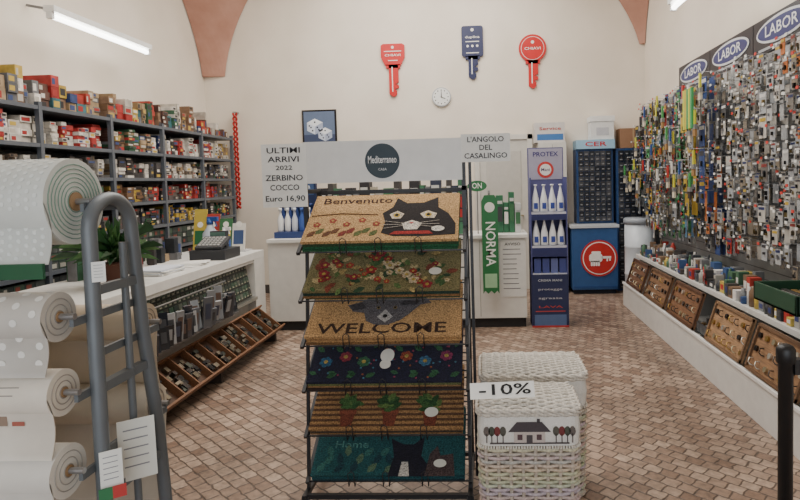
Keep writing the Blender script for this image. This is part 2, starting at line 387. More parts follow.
for k in range(90):
    a=R.uniform(0,6.28); l=R.uniform(.12,.34); el=R.uniform(.2,1.5)
    p0=Vector((pc[0],pc[1],pc[2]+.15)); d=Vector((math.cos(a)*math.cos(el),math.sin(a)*math.cos(el),math.sin(el)))
    p1=p0+d*l; p2=p1+Vector((d.x*.08,d.y*.08,-.04)); s_=d.cross(Vector((0,0,1))).normalized()*.02
    m1=(p0+p1)/2+Vector((0,0,.02)); b.mesh([p0,m1-s_,p1-s_,p2,p1+s_,m1+s_],[(0,1,2,3,4,5)],R.choice([(48,92,48),(34,72,38),(70,110,58)]),'leaf')
b.done()

def goods(name,x0,x1,y0,y1,z,hmin,hmax,pal,wmin=.05,wmax=.12,rg=R):
    b=B(name); x=x0
    while x<x1-wmin:
        w=min(rg.uniform(wmin,wmax),x1-x); h=rg.uniform(hmin,hmax); c=rg.choice(pal)
        b.box(x+.003,x+w-.003,y0+rg.uniform(0,.04),y1,z,z+h,c,'paper')
        T=front(x,y0-.001,z); b.rect(w*.15,w*.85,h*.3,h*.7,T,.003,rg.choice([(225,222,215),(170,40,40),(40,60,110),(60,110,70),(60,60,64)]),'paper'); b.rect(w*.15,w*.85,h*.78,h*.86,T,.003,(200,200,196))
        x+=w
    b.done()
goods('cleaning_product_boxes',-1.75,-.17,6.0,6.2,.957,.44,.60,[(170,170,166),(60,110,80),(50,56,76),(120,120,122),(70,66,64),(176,168,150),(46,44,48)])
goods('boxed_goods',.12,.38,6.02,6.25,.957,.26,.50,[(205,205,200),(50,110,76),(190,194,198),(80,90,110)],.05,.09)
b=B('bottle_promo_display')
b.box(-2.2,-1.80,5.95,6.2,.957,1.02,(40,60,110),'paper'); b.box(-2.2,-1.80,6.15,6.2,1.02,1.62,(28,44,84),'paper')
T=front(-2.2,6.149,1.02); b.rect(.02,.38,.38,.57,T,.002,(60,86,130)); b.text('Offerta',.2,.47,.05,T,(220,224,230),.004,width=.28); b.rect(.04,.18,.22,.36,T,.002,(180,186,196))
for i in range(5):
    b.lathe([(.03,0),(.032,.02),(.032,.13),(.014,.18),(.012,.22),(.018,.22),(.018,.25)],(-2.15+i*.076,6.02,1.02),R.choice([(225,225,225),(60,90,160),(200,206,216)]),'plastic')
    b.lathe([(.03,0),(.032,.02),(.032,.15),(.014,.22),(.012,.26),(.018,.26),(.018,.29)],(-2.15+i*.076,6.10,1.02),(44,64,120),'plastic')
b.done()
b=B('dark_wall_poster'); T=front(-2.78,WB-.001,1.86); b.rect(-.12,.12,-.28,.22,T,.01,(42,46,62),'paper'); b.text('NEW',0,.12,.05,T,(200,200,195),.013,width=.14); b.disc(0,-.07,.07,T,.002,(150,60,50),'paper',.01); b.done()
b=B('green_hanging_banner'); gr=(30,108,56)
b.bar((.05,5.98,.957),(.05,5.98,1.40),.02,.02,(120,120,120)); b.bar((.05,5.98,1.38),(.05,5.72,1.38),.015,.015,(120,120,120))
T=front(.05,5.73,.38); b.poly([(-.08,0),(-.06,.03),(-.03,0),(0,.03),(.03,0),(.06,.03),(.08,0),(.08,.92),(.05,.98),(-.05,.98),(-.08,.92)],T,.015,gr,'plastic')
b.text('NORMA',0,.50,.10,T,(230,235,228),.018,width=.44,rot=-math.pi/2); b.disc(0,.86,.05,T,.003,(225,228,220),'paper',.015)
b.rect(-.06,.06,.06,.2,T,.002,(150,190,150),'paper',.015); b.done()
b=B('counter_notice'); T=front(.275,5.855,.60); b.rect(-.13,.13,-.28,.30,T,.004,(216,216,212))
for k in range(9): b.rect(-.1,.1-.08*R.random(),.2-k*.05,.208-k*.05,T,.001,(110,110,114),'paper',.004)
b.text('AVVISO',0,.255,.03,T,(40,40,44),.006,width=.16); b.done()
b=B('green_oval_sign'); T=front(-.07,5.97,1.45); b.disc(0,0,.10,T,.012,gr,'plastic',ry=.055); b.text('ON',0,0,.06,T,(235,238,230),.014,width=.1); b.bar((-.07,5.975,.957),(-.07,5.975,1.45),.012,.008,(120,120,120)); b.done()

# ---------------------------------------------------------------- cardboard bottle stand
b=B('pump_bottle_display_stand'); nv=(36,42,92)
x0,x1=.46,.83
b.box(x0,x1,6.10,6.13,0,1.83,(84,84,130),'paper')
for x in (x0,x1-.012): b.box(x,x+.012,5.85,6.10,0,1.52,(72,76,126),'paper')
for z in (.55,.83,1.17): b.box(x0+.012,x1-.012,5.85,6.10,z-.02,z,(190,192,204),'paper')
T=front((x0+x1)/2,6.099,1.5)
b.rect(-.175,.175,0,.32,T,.004,(160,156,176)); b.disc(0,.10,.085,T,.003,(190,52,48),'paper',.004,n=28); b.disc(0,.10,.06,T,.003,(225,221,217),'paper',.007,n=28); b.text('Mani',0,.10,.035,T,(60,40,90),.011,width=.09); b.text('PROTEX',0,.26,.05,T,(50,44,110),.006,width=.26)
for zz in (.835,1.175):
    for i in range(4):
        xx=x0+.058+i*.084; yy=5.90
        b.lathe([(.038,0),(.040,.02),(.036,.12),(.018,.2),(.010,.24),(.010,.26),(.02,.265),(.018,.275)],(xx,yy,zz),(226,228,232),'plastic',12)
        b.box(xx-.02,xx+.02,yy-.042,yy-.038,zz+.03,zz+.09,(50,70,150),'paper')
b.box(x0+.012,x1-.012,5.848,5.86,.72,.81,nv,'paper'); b.box(x0+.012,x1-.012,5.848,5.86,1.09,1.15,nv,'paper')
T=front((x0+x1)/2,5.848,0); b.rect(-.185,.185,0,.54,T,.003,(34,42,80))
for k,(t,c) in enumerate((('CREMA MANI',(180,185,195)),('protegge',(170,170,178)),('sgrassa',(170,170,178)),('LAVA',(180,60,50)))):
    b.text(t,0,.48-k*.09,.024,T,c,.006,width=.24)
b.rect(-.16,.16,.02,.13,T,.002,(80,100,140),'paper',.003); b.rect(-.185,.185,.0,.02,T,.004,(170,50,50),'paper',.003); b.rect(-.15,.15,.16,.17,T,.002,(170,60,60),'paper',.003)
for i in range(4): b.box(x0+.03+i*.085,x0+.10+i*.085,5.87,6.05,.552,.70,R.choice([(60,70,130),(170,174,186),(90,100,150)]),'paper')
b.done()

# ---------------------------------------------------------------- back right corner
bl=(46,84,136)
def drawers(name,x0,x1,y0,y1,z0,z1,nx,nz_):
    b=B(name); b.box(x0,x1,y0+.02,y1,z0,z1,(40,70,116),'paint')
    dw=(x1-x0-.05)/nx; dh=(z1-z0-.05)/nz_
    for i in range(nx):
        for j in range(nz_):
            xa=x0+.025+i*dw;za=z0+.025+j*dh
            b.box(xa+.004,xa+dw-.004,y0,y0+.03,za+.003,za+dh-.003,R.choice([(34,36,42),(48,50,56),(28,30,38),(70,70,74)]),'plastic')
            b.box(xa+dw*.3,xa+dw*.7,y0-.008,y0,za+dh*.3,za+dh*.5,(130,132,136),'plastic')
    b.done()
b=B('blue_key_counter'); b.box(1.12,1.70,7.50,7.96,.06,.86,bl,'paint'); b.box(1.10,1.72,7.48,7.98,.86,.90,(190,194,198),'plastic'); b.box(1.14,1.68,7.53,7.94,0,.06,(30,34,44))
b.box(1.13,1.69,7.495,7.50,.08,.11,(34,70,124),'paint'); b.done(.004)
b=B('key_cutting_round_sign'); T=front(1.46,7.494,.47)
b.disc(0,0,.235,T,.01,(186,38,34),'plastic',n=40); b.disc(0,0,.212,T,.002,(230,226,222),'paper',.01,n=40); b.disc(0,0,.199,T,.004,(186,38,34),'plastic',.01,n=40)
wht=(236,232,228)
b.poly(rrect(-.13,.04,-.05,.06,.04),T,.003,wht,'paper',.014); b.rect(.03,.15,-.005,.025,T,.003,wht,'paper',.014); b.rect(.09,.11,-.04,0,T,.003,wht,'paper',.014); b.rect(.125,.145,-.035,0,T,.003,wht,'paper',.014)
for k in range(4): b.poly(rrect(-.11+k*.03,-.085+k*.03,-.10,-.03,.011),T,.003,wht,'paper',.014)
b.poly(rrect(-.1,.02,.055,.09,.015),T,.003,wht,'paper',.0145); b.done()
drawers('key_blank_drawer_cabinet',1.22,1.70,7.70,7.98,.903,1.88,6,14)
drawers('key_blank_drawer_cabinet',1.74,2.17,7.70,7.98,0.0,1.88,5,24)
b=B('cabinet_top_sign'); b.box(1.22,1.72,7.68,7.98,1.883,2.0,(150,190,215),'plastic'); T=front(1.47,7.679,1.942); b.text('CER',0.0,0,.06,T,(190,40,40),.002,width=.28); b.done()
b=B('cardboard_box'); b.box(1.80,2.14,7.72,7.97,1.883,2.14,(150,112,84),'paper'); b.box(1.96,1.98,7.718,7.72,1.885,2.138,(176,146,112),'paper');b.box(1.80,2.14,7.835,7.855,2.14,2.142,(120,88,62),'paper'); b.done(.004)
b=B('white_storage_box'); b.box(1.42,1.72,7.72,7.95,2.004,2.28,(222,222,220),'paper'); b.box(1.41,1.73,7.71,7.96,2.24,2.31,(230,230,228),'paper'); T=front(1.57,7.719,2.1); b.rect(-.08,.08,-.04,.06,T,.002,(190,190,196)); b.done(.004)
b=B('white_tall_cabinet'); b.box(.72,1.08,7.6,7.98,.05,1.98,(206,204,198),'plastic'); b.box(.9-.002,.9+.002,7.597,7.6,.08,1.95,(130,128,122)); b.box(.87,.88,7.585,7.6,1.0,1.15,(150,150,150),'metal');b.box(.93,.94,7.585,7.6,1.0,1.15,(150,150,150),'metal'); b.box(.74,1.06,7.62,7.96,0,.05,(60,60,60)); b.done(.003)
b=B('carton_of_spare_parts'); b.box(.68,1.07,7.66,7.92,1.983,2.24,(205,200,196),'paper'); T=front(.88,7.659,2.1); b.rect(-.17,.17,-.09,-.01,T,.002,(60,110,170)); b.text('Service',0,.06,.04,T,(180,50,50),.003,width=.28); b.done(.004)
b=B('white_drum'); b.lathe([(.16,0),(.175,.02),(.175,.30),(.182,.31),(.175,.32),(.175,.64),(.182,.65),(.175,.66),(.175,.93)],(1.90,7.22,0),(200,206,212),'plastic',28); b.lathe([(.188,.93),(.188,.985),(.17,1.0)],(1.90,7.22,0),(150,156,164),'plastic',28); b.done()
b=B('door_1'); b.box(-.05,.60,7.93,7.975,0,2.05,(196,192,184),'plastic')
for z0,z1 in ((.15,.95),(1.1,1.9)): b.box(.04,.51,7.92,7.93,z0,z1,(186,182,174),'plastic')
b.cyl((.52,7.93,1.02),(.52,7.87,1.02),.012,(160,150,120),'metal'); b.bar((.53,7.87,1.02),(.42,7.87,1.02),.016,.016,(160,150,120),'metal')
for xa in (-.12,.60): b.box(xa,xa+.07,7.91,7.98,0,2.12,(206,202,194))
b.box(-.12,.67,7.91,7.98,2.05,2.12,(206,202,194)); b.done(.003)
b=B('red_twisted_garland')
for s_ in (0,math.pi):
    pts=[(-3.40+.022*math.cos(t*.55+s_),7.9+.022*math.sin(t*.55+s_),2.52-t*.012) for t in range(0,110)]
    b.tube(pts,.015,(184,44,40),'gloss',6)
b.box(-3.42,-3.38,7.88,7.99,2.52,2.54,(160,160,160),'metal'); b.done()

# ---------------------------------------------------------------- right wall display
b=B('perforated_display_panel'); b.box(2.15,2.19,1.9,7.6,.63,2.40,(150,152,152),'paint')
for k in range(22): b.box(2.1495,2.152,1.9,7.6,.68+k*.078,.688+k*.078,(90,92,94),'paint')
b.done()
for i in range(5):
    y1=6.45-i*.87; b=B('brand_sign_panel'); b.box(2.14,2.19,y1-.86,y1,2.405,2.665,(30,33,44),'plastic')
    T=frame((2.139,y1-.43,2.55),(0,-1,0),(0,0,1)); b.disc(0,0,.37,T,.004,(214,216,220),'paper',n=36,ry=.095); b.disc(0,0,.345,T,.006,(38,50,110),'plastic',n=36,ry=.075)
    b.text('LABOR',0,0.0,.085,T,(232,234,238),.008,width=.46); b.rect(-.34,.34,-.127,-.107,T,.002,(176,178,182)); b.done()
def hangers(name,ya,yb,seed,colorful):
    rg=random.Random(seed); b=B(name)
    BR_=[(164,44,40),(190,160,60),(50,100,62),(46,70,124),(40,42,48),(84,120,150),(60,62,66),(206,204,198),(180,104,54),(70,140,90)]
    y=ya; col=0
    # merchandise hangs in columns whose pack size changes from column to column
    while y<yb-.04:
        w=rg.choice([.06,.07,.075,.085,.10,.13]) if colorful else rg.choice([.06,.065,.07,.08,.095])
        tone=rg.choice([0,1,2]); z=2.36-rg.uniform(0,.04)
        colcolor=rg.random()<(.55 if colorful else .10); base=rg.choice(BR_)
        while z>.93:
            h=w*rg.uniform(1.15,1.7)
            if colorful and rg.random()<.18: h=rg.uniform(.18,.30)
            h=min(h,.26)
            if z-h<.79: break
            if y>6.95 and z-h<1.05: break
            if rg.random()<.15: colcolor=rg.random()<(.5 if colorful else .12); base=rg.choice(BR_)
            if rg.random()<.25: tone=rg.choice([0,1,2])
            dep=rg.uniform(.12,.27); xe=2.13-dep; yc=y+w/2
            b.box(xe-.03,2.148,yc-.002,yc+.002,z-.002,z+.002,(190,190,190),'metal')
            b.box(xe-.034,xe-.03,yc-.014,yc+.014,z-.010,z+.008,rg.choice([(225,225,220),(225,225,220),(200,60,50)]),'paper')
            grey=[[(150,152,152),(134,136,138),(164,160,152)],[(120,112,100),(140,130,114),(104,100,96)],[(176,178,178),(160,164,168),(190,186,178)]][tone]
            c=base if colcolor else rg.choice(grey)
            for k in range(3 if rg.random()<.4 else 2):
                x=xe+.012+k*dep*.3; a=rg.uniform(-.12,.12)
                T=frame((x,yc,z-h),(a,-1,0),(0,0,1)); ww=w*.88
                b.rect(-ww/2,ww/2,0,h*.97,T,.004,c,'paper' if colcolor else 'gloss')
                if k==0:
                    b.rect(-ww*.42,ww*.42,h*.74,h*.90,T,.0015,rg.choice([(40,50,96),(130,50,46),(60,60,66),(210,210,208),(60,60,66),(190,160,60)]),'paper',.004)
                    for q in range(rg.randint(1,4)):
                        u=rg.uniform(-ww*.4,ww*.15); v_=rg.uniform(h*.06,h*.42)
                        b.rect(u,u+ww*rg.uniform(.1,.25),v_,v_+h*rg.uniform(.12,.3),T,rg.uniform(.006,.018),rg.choice([(96,86,70),(70,72,76),(120,104,66),(150,150,154),(40,38,38),(180,180,180)]),'metal',.004)
            z-=h+rg.uniform(.012,.03)
        y+=w+rg.uniform(.004,.012)
    if colorful:
        for k in range(34):
            y=4.9+rg.uniform(0,2.6); z=rg.uniform(1.45,2.35); x=1.81+rg.uniform(-.03,.02)
            c=rg.choice([(180,50,44),(200,196,60),(70,150,80),(50,80,140),(225,222,216),(60,60,64)])
            b.bar((x,y,z),(x,y,z-.12),.014,.03,c,'plastic'); b.box(x-.012,x+.012,y-.03,y+.03,z-.16,z-.12,(170,170,172),'metal'); b.box(x-.009,x+.009,y-.028,y+.028,z-.22,z-.16,rg.choice([(60,50,44),(200,190,170),(150,114,70)]),'fabric')
            b.tube([(x,y,z),(x,y,z+.012),(2.148,y,z+.014)],.002,(180,180,180),'metal',5)
        for k in range(5):
            y=5.0+k*.045; b.box(1.76,1.78,y,y+.035,1.90,2.24,R.choice([(190,196,60),(60,150,90),(200,180,60)]),'plastic'); b.box(1.78,2.148,y+.015,y+.02,2.2,2.205,(180,180,180),'metal')
    return b.done()
hangers('hanging_blister_packs',2.0,4.85,11,False)
hangers('hanging_hardware_packs',4.87,7.55,12,True)
b=B('low_display_plinth'); b.box(1.61,2.19,1.9,6.85,0,.25,(212,210,206),'plastic'); b.box(1.60,1.625,1.9,6.85,.25,.275,(226,224,220),'plastic')
b.box(1.76,2.19,1.9,6.85,.56,.60,(206,206,202),'plastic')
for y in (1.9,3.0,4.1,5.2,6.2,6.81): b.box(1.80,2.19,y,y+.03,.25,.56,(180,180,176),'plastic')
b.box(2.16,2.19,1.93,6.8,.25,.56,(150,150,148),'plastic'); b.done(.003)
for (ya,yb,c) in ((6.12,6.72,(110,76,54)),(5.35,6.0,(128,94,66)),(4.60,5.25,(120,84,58)),(3.75,4.35,(156,122,90)),(3.08,3.68,(138,104,74)),(2.40,3.0,(126,92,64))):
    b=B('wooden_sample_board'); T=frame((1.635,yb,.278),(0,-1,0),(.33,0,1)); w=yb-ya
    b.rect(0,w,0,.30,T,.012,c,'wood')
    for (u0,u1,v0,v1) in ((0,w,0,.02),(0,w,.28,.30),(0,.02,0,.3),(w-.02,w,0,.3)): b.rect(u0,u1,v0,v1,T,.014,(c[0]-36,c[1]-30,c[2]-24),'wood',.012)
    for i in range(int(w/.085)):
        for j in range(3):
            u=.06+i*.085;v_=.06+j*.085; m_=R.choice([(190,180,150),(90,84,80),(214,210,200),(60,54,50),(170,140,80)])
            if R.random()<.5: b.disc(u,v_,.018,T,.014,m_,'metal',.012,n=12)
            else: b.tube([T@Vector((u-.012,v_+.02,.012)),T@Vector((u-.012,v_+.015,.035)),T@Vector((u,v_-.01,.04)),T@Vector((u+.014,v_-.02,.03)),T@Vector((u+.016,v_-.02,.012))],.004,m_,'metal',6)
    b.done()
b=B('sample_part_bins')
for y0_ in (4.37,3.70,6.02,5.27):
    wd_=.20 if y0_==4.37 else .05
    if wd_<.1: continue
    for q in range(3): 
        ya=y0_+q*.068; b.box(1.64,1.78,ya,ya+.062,.277,.285,(70,74,78),'plastic'); b.box(1.64,1.645,ya,ya+.062,.277,.36,(70,74,78),'plastic'); b.box(1.775,1.78,ya,ya+.062,.277,.42,(70,74,78),'plastic')
        for zz in range(4): b.box(1.65+.03*zz,1.675+.03*zz,ya+.01,ya+.05,.286,.34+R.uniform(0,.05),R.choice([(150,120,80),(180,180,180),(90,90,94)]),'metal')
b.done()
b=B('ledge_small_goods'); y=2.0
while y<6.75:
    w=R.uniform(.035,.09)
    for xr in (1.77,1.87,1.98):
        if 2.8<y<3.35 and xr<1.95: continue
        h=R.uniform(.03,.13) if xr<1.8 else R.uniform(.06,.17); c=R.choice([(200,197,190),(160,158,152),(50,54,60),(170,56,46),(56,84,130),(190,166,80),(120,96,74),(90,92,96),(215,212,208),(70,104,80),(70,66,64),(120,122,124)])
        dx=R.uniform(0,.025)
        if R.random()<.3:
            r=min(w*.42,.03); b.lathe([(r,0),(r,h*.8),(r*.5,h),(r*.5,h+.015)],(xr+.04,y+w/2,.602),c,'plastic',12)
        else:
            b.box(xr+dx,xr+.085,y+.004,y+w-.004,.602,.602+h,c,'paper')
            T=frame((xr+dx,y+w/2,.602),(0,-1,0),(0,0,1)); b.rect(-w*.3,w*.3,h*.3,h*.75,T,.002,R.choice([(215,212,206),(170,50,46),(50,60,110),(70,70,70)]))
    y+=w
b.done()
b=B('red_round_price_sign'); T=frame((1.765,4.75,.70),(-.35,-1,0),(0,0,1)); b.disc(0,0,.06,T,.006,(186,44,40),'plastic',n=24); b.rect(-.03,.03,-.01,.012,T,.002,(235,232,228),'paper',.006); b.bar((1.767,4.75,.602),(1.767,4.75,.70),.006,.006,(160,160,160)); b.done()
b=B('green_plastic_tray')
gc=(34,70,50)
b.box(1.50,1.86,2.85,3.30,.80,.815,gc,'plastic')
for q in ((1.50,1.515,2.85,3.30),(1.845,1.86,2.85,3.30),(1.5,1.86,2.85,2.865),(1.5,1.86,3.285,3.30)): b.box(q[0],q[1],q[2],q[3],.80,.90,gc,'plastic')
for q in range(8): b.box(1.53+.04*q,1.56+.04*q,2.9+R.uniform(0,.1),3.15+R.uniform(0,.1),.816,.87,R.choice([(90,90,90),(190,190,190),(170,140,80)]),'metal')
for x in (1.79,1.84):
    for y in (2.88,3.27): b.box(x-.008,x+.008,y-.008,y+.008,.60,.80,(60,60,60),'paint')
b.done(.003)
b=B('black_barrier_post'); px_,py_=.89,1.75
b.lathe([(.15,0),(.15,.012),(.12,.025),(.03,.04)],(px_,py_,0),(26,26,28),'paint',28)
b.lathe([(.021,.03),(.021,.93),(.027,.935),(.027,.975),(.02,.985),(.008,.99)],(px_,py_,0),(26,26,28),'paint',20)
b.box(px_+.02,px_+.05,py_-.015,py_+.015,.90,.945,(34,34,36),'plastic')
b.tube([(px_+.05,py_,.92),(px_+.10,py_,.92),(px_+.14,py_,.905),(px_+.15,py_,.88)],.008,(30,30,32),'paint',8); b.done()

# ---------------------------------------------------------------- doormat rack
b=B('doormat_display_rack'); k_=(34,34,38); yF,yB=2.60,2.98
TI=[1.219,.995,.785,.575,.362,.145]
tilt=(0,.83,.54)
XL,XR=-.855,-.095
for x in (XL,XR):
    b.bar((x,yB,.06),(x,yB,1.47),.022,.022,k_); b.bar((x,2.74,1.47),(x,yB,1.47),.02,.02,k_)
    b.bar((x,2.75,1.30),(x,2.75,1.70),.02,.02,k_)
    b.bar((x,yF-.05,.07),(x,yB+.03,.07),.022,.022,k_)
    for z in TI: b.bar((x,yF,z-.03),(x,yB,z-.03+(yB-yF)*.65),.016,.016,k_)
    b.bar((x,yF+.02,.07),(x,2.75,1.31),.014,.014,k_)
    for y in (yF-.03,yB+.01):
        b.cyl((x-.012,y,.028),(x+.012,y,.028),.028,(40,40,42),'plastic',14); b.box(x-.016,x+.016,y-.012,y+.012,.03,.07,(90,90,92),'metal')
b.bar((XL,yB,.07),(XR,yB,.07),.02,.02,k_); b.bar((XL,yB,1.46),(XR,yB,1.46),.02,.02,k_); b.bar((XL,yF-.03,.07),(XR,yF-.03,.07),.02,.02,k_)
b.bar((XR+.03,2.76,.07),(XR+.03,2.76,1.62),.014,.03,(30,30,34)); b.bar((XR,2.76,.5),(XR+.03,2.76,.5),.014,.014,k_)
for z in TI:
    for i in range(5):
        yy=yF+.01+i*.09; b.bar((XL,yy,z-.033+(yy-yF)*.65),(XR,yy,z-.033+(yy-yF)*.65),.006,.006,k_)
    for x in (-.64,-.48,-.30):
        b.tube([(x-.014,yF+.05,z-.012),(x-.014,yF-.022,z-.034),(x-.014,yF-.036,z+.015),(x-.014,yF-.036,z+.032),(x,yF-.036,z+.043),(x+.014,yF-.036,z+.032),(x+.014,yF-.036,z+.015),(x+.014,yF-.022,z-.034),(x+.014,yF+.05,z-.012)],.0022,k_,'paint',6)
b.done()
def matT(z): return frame((-.835,yF,z-.022),(1,0,0),tilt)
WD,DP=.715,.37
def base(z,top,edges):
    b=B('coir_doormat'); T=matT(z); h=0; n=len(edges)
    for i,e in enumerate(edges):
        b.rect(R.uniform(0,.008),WD+R.uniform(-.008,.004),R.uniform(0,.008),DP,T,.013,e,'coir',h); h+=.0135
    b.rect(0,WD,.006,DP,T,.014,top,'coir',h); return b,T,h+.0141
def petals(b,T,h,u,v,r,c,cc,n=5):
    for k in range(n):
        a=2*math.pi*k/n+.3; b.disc(u+r*.62*math.cos(a),v+r*.62*math.sin(a),r*.42,T,.0015,c,'coir',h,n=10)
    b.disc(u,v,r*.35,T,.0022,cc,'coir',h,n=10)
def leaf(b,T,h,u,v,l,a,c):
    ca,sa=math.cos(a),math.sin(a); w=l*.28
    pts=[(0,0),(l*.35,w),(l*.75,w*.7),(l,0),(l*.75,-w*.7),(l*.35,-w)]
    b.poly([(u+p[0]*ca-p[1]*sa,v+p[0]*sa+p[1]*ca) for p in pts],T,.0012,c,'coir',h)
# 1 benvenuto cat
b,T,h=base(TI[0],(182,146,100),[(30,84,56),(34,92,60),(44,70,46)])
b.text('Benvenuto',.215,.318,.050,T,(56,32,24),h+.001,width=.34,kind='coir')
b.poly([(.36,.06),(.37,.14),(.35,.21),(.395,.26),(.41,.335),(.46,.29),(.54,.29),(.61,.335),(.615,.25),(.665,.20),(.70,.12),(.70,.04),(.55,.03),(.42,.035)],T,.0015,(36,30,30),'coir',h)
b.poly([(.385,.20),(.42,.225),(.455,.20),(.44,.165),(.40,.165)],T,.001,(204,190,170),'coir',h+.0016); b.poly([(.53,.20),(.565,.225),(.61,.20),(.60,.165),(.55,.165)],T,.001,(204,190,170),'coir',h+.0016)
for q in (.42,.57): b.disc(q,.190,.016,T,.001,(190,160,70),'coir',h+.0028,n=14); b.disc(q,.190,.009,T,.0008,(20,20,20),'coir',h+.004,n=10)
b.poly([(.45,.125),(.495,.15),(.545,.125),(.525,.08),(.465,.08)],T,.001,(214,204,190),'coir',h+.0016); b.poly([(.482,.133),(.508,.133),(.495,.12)],T,.001,(180,90,90),'coir',h+.003)
for s_ in (-1,1):
    for q in range(3): b.tube([T@Vector((.495+s_*.03,.11+q*.008,h+.003)),T@Vector((.495+s_*.13,.09+q*.028,h+.003))],.0012,(200,190,176),'coir',5)
b.poly([(.40,.045),(.60,.045),(.58,.068),(.42,.068)],T,.001,(150,44,40),'coir',h+.0016)
b.disc(.62,.08,.03,T,.002,(214,208,196),'coir',h+.003,ry=.02)
for a in range(9): leaf(b,T,h,.02+a*.036,.04+.02*(a%2),.055,.9,R.choice([(96,60,36),(120,50,40),(84,92,50)]))
for a in range(5): petals(b,T,h,.05+a*.07,.13+.03*(a%2),.018,(140,60,50),(180,150,80))
b.tube([T@Vector((.01,.20,h)),T@Vector((.15,.215,h+.001)),T@Vector((.33,.20,h))],.003,(90,60,40),'coir',5)
b.done()
# 2 floral
b,T,h=base(TI[1],(116,108,72),[(40,70,50),(130,96,62),(36,60,50)])
for i in range(130):
    leaf(b,T,h+R.uniform(0,.001),R.uniform(.03,.65),R.uniform(.02,.33),R.uniform(.03,.06),R.uniform(0,6.28),R.choice([(60,90,50),(84,108,58),(160,140,90),(40,66,42),(180,162,118),(120,60,44)]))
for i in range(40): petals(b,T,h+.002,.04+R.uniform(0,.64),.03+R.uniform(0,.30),R.uniform(.010,.028),R.choice([(146,40,38),(160,62,50),(136,36,48),(196,176,144)]),(170,146,70))
b.disc(.60,.12,.03,T,.002,(214,210,200),'paper',h+.005,ry=.024); b.done()
# 3 welcome dog
b,T,h=base(TI[2],(186,148,102),[(128,96,62),(176,138,92),(160,122,80)])
b.text('WELCOME',.35,.050,.065,T,(60,42,34),h+.001,width=.60,kind='coir')
dg=(96,92,96)
b.poly([(.27,.10),(.255,.15),(.20,.16),(.17,.20),(.23,.22),(.28,.26),(.35,.28),(.46,.285),(.53,.26),(.57,.21),(.52,.20),(.47,.14),(.43,.10),(.37,.07),(.31,.075)],T,.0015,dg,'coir',h+.001)
b.poly([(.32,.12),(.355,.17),(.395,.12),(.36,.085)],T,.001,(176,172,170),'coir',h+.0026); b.disc(.358,.125,.011,T,.001,(26,24,26),'coir',h+.004,n=10)
b.poly([(.42,.20),(.46,.26),(.53,.25),(.50,.20)],T,.001,(66,62,66),'coir',h+.0026); b.poly([(.20,.165),(.18,.20),(.24,.215),(.26,.18)],T,.001,(66,62,66),'coir',h+.0026)
for q in (.32,.40): b.disc(q,.18,.010,T,.001,(130,110,70),'coir',h+.003,n=10); b.disc(q,.18,.006,T,.0008,(20,20,20),'coir',h+.0042,n=8)
b.done()
# 4 navy flowers
b,T,h=base(TI[3],(28,30,52),[(60,44,40),(150,118,80),(104,110,70)])
for i,(u,c) in enumerate(((.07,(46,96,130)),(.16,(136,50,66)),(.25,(56,104,74)),(.45,(146,70,52)),(.54,(56,104,136)),(.64,(130,50,86)))):
    petals(b,T,h,u,.12+.03*(i%2),.030,c,(170,150,80),6); leaf(b,T,h,u+.02,.03,.05,.5,(46,90,60)); leaf(b,T,h,u-.02,.18,.05,2.4,(50,96,66)); leaf(b,T,h,u+.04,.2,.04,1.2,(46,90,60)); leaf(b,T,h,u-.03,.05,.04,2.8,(50,96,66))
for i in range(50): b.disc(R.uniform(.02,.69),R.uniform(.02,.25),.005,T,.001,R.choice([(150,84,50),(66,116,140),(140,56,80)]),'coir',h,n=8)
b.disc(.355,.10,.026,T,.003,(226,224,216),'paper',h+.004,ry=.026); b.disc(.36,.15,.033,T,.003,(226,224,216),'paper',h+.006,ry=.04); b.done()
# 5 plant pots
b,T,h=base(TI[4],(154,118,78),[(140,104,66),(70,60,50)])
for i in range(12): b.rect(0,WD,.02+i*.028,.032+i*.028,T,.0012,(88,62,44),'coir',h)
for u in (.17,.37,.56):
    b.poly([(u-.035,.09),(u+.035,.09),(u+.025,.02),(u-.025,.02)],T,.002,(112,58,42),'coir',h+.001)
    b.rect(u-.04,u+.04,.085,.105,T,.0025,(126,68,50),'coir',h+.001)
    for k in range(22): leaf(b,T,h+.002+R.uniform(0,.001),u+R.uniform(-.03,.03),.11+R.uniform(0,.05),.05,R.uniform(-.3,3.4),R.choice([(60,96,50),(40,76,40),(90,116,60)]))
b.disc(.565,.09,.032,T,.002,(214,214,204),'paper',h+.005,ry=.026); b.done()
# 6 teal
b,T,h=base(TI[5],(30,78,82),[(30,60,70),(34,84,92)])
b.poly([(.36,.0),(.38,.10),(.36,.19),(.42,.16),(.47,.16),(.52,.20),(.51,.10),(.56,.03),(.56,0)],T,.0015,(26,26,40),'coir',h)
b.poly([(.41,0),(.42,.07),(.45,.07),(.46,0)],T,.001,(190,184,176),'coir',h+.0016)
b.poly([(.53,0),(.55,.11),(.585,.15),(.6,.10),(.66,.11),(.67,.0)],T,.0015,(74,60,60),'coir',h+.0005)
for i in range(14): leaf(b,T,h,.03+i*.026,.02+.04*(i%3),.06,R.uniform(.6,2),R.choice([(50,100,94),(24,58,68),(84,110,86)]))
b.text('Home',.17,.16,.04,T,(74,126,120),h+.001,width=.16,kind='coir'); b.disc(.60,.06,.03,T,.002,(214,214,204),'paper',h+.005,ry=.02); b.done()
b=B('rack_header_sign'); T=front(-.475,2.735,1.607)
b.rect(-.375,.375,-.098,.098,T,.012,(216,216,214),'plastic'); b.disc(0,.0,.082,T,.002,(44,60,70),'paper',.012,n=40)
b.text('Mediterraneo',0,.005,.036,T,(228,230,230),.016,width=.135); b.text('CASA',0,-.04,.012,T,(200,204,206),.016); b.done(.002)
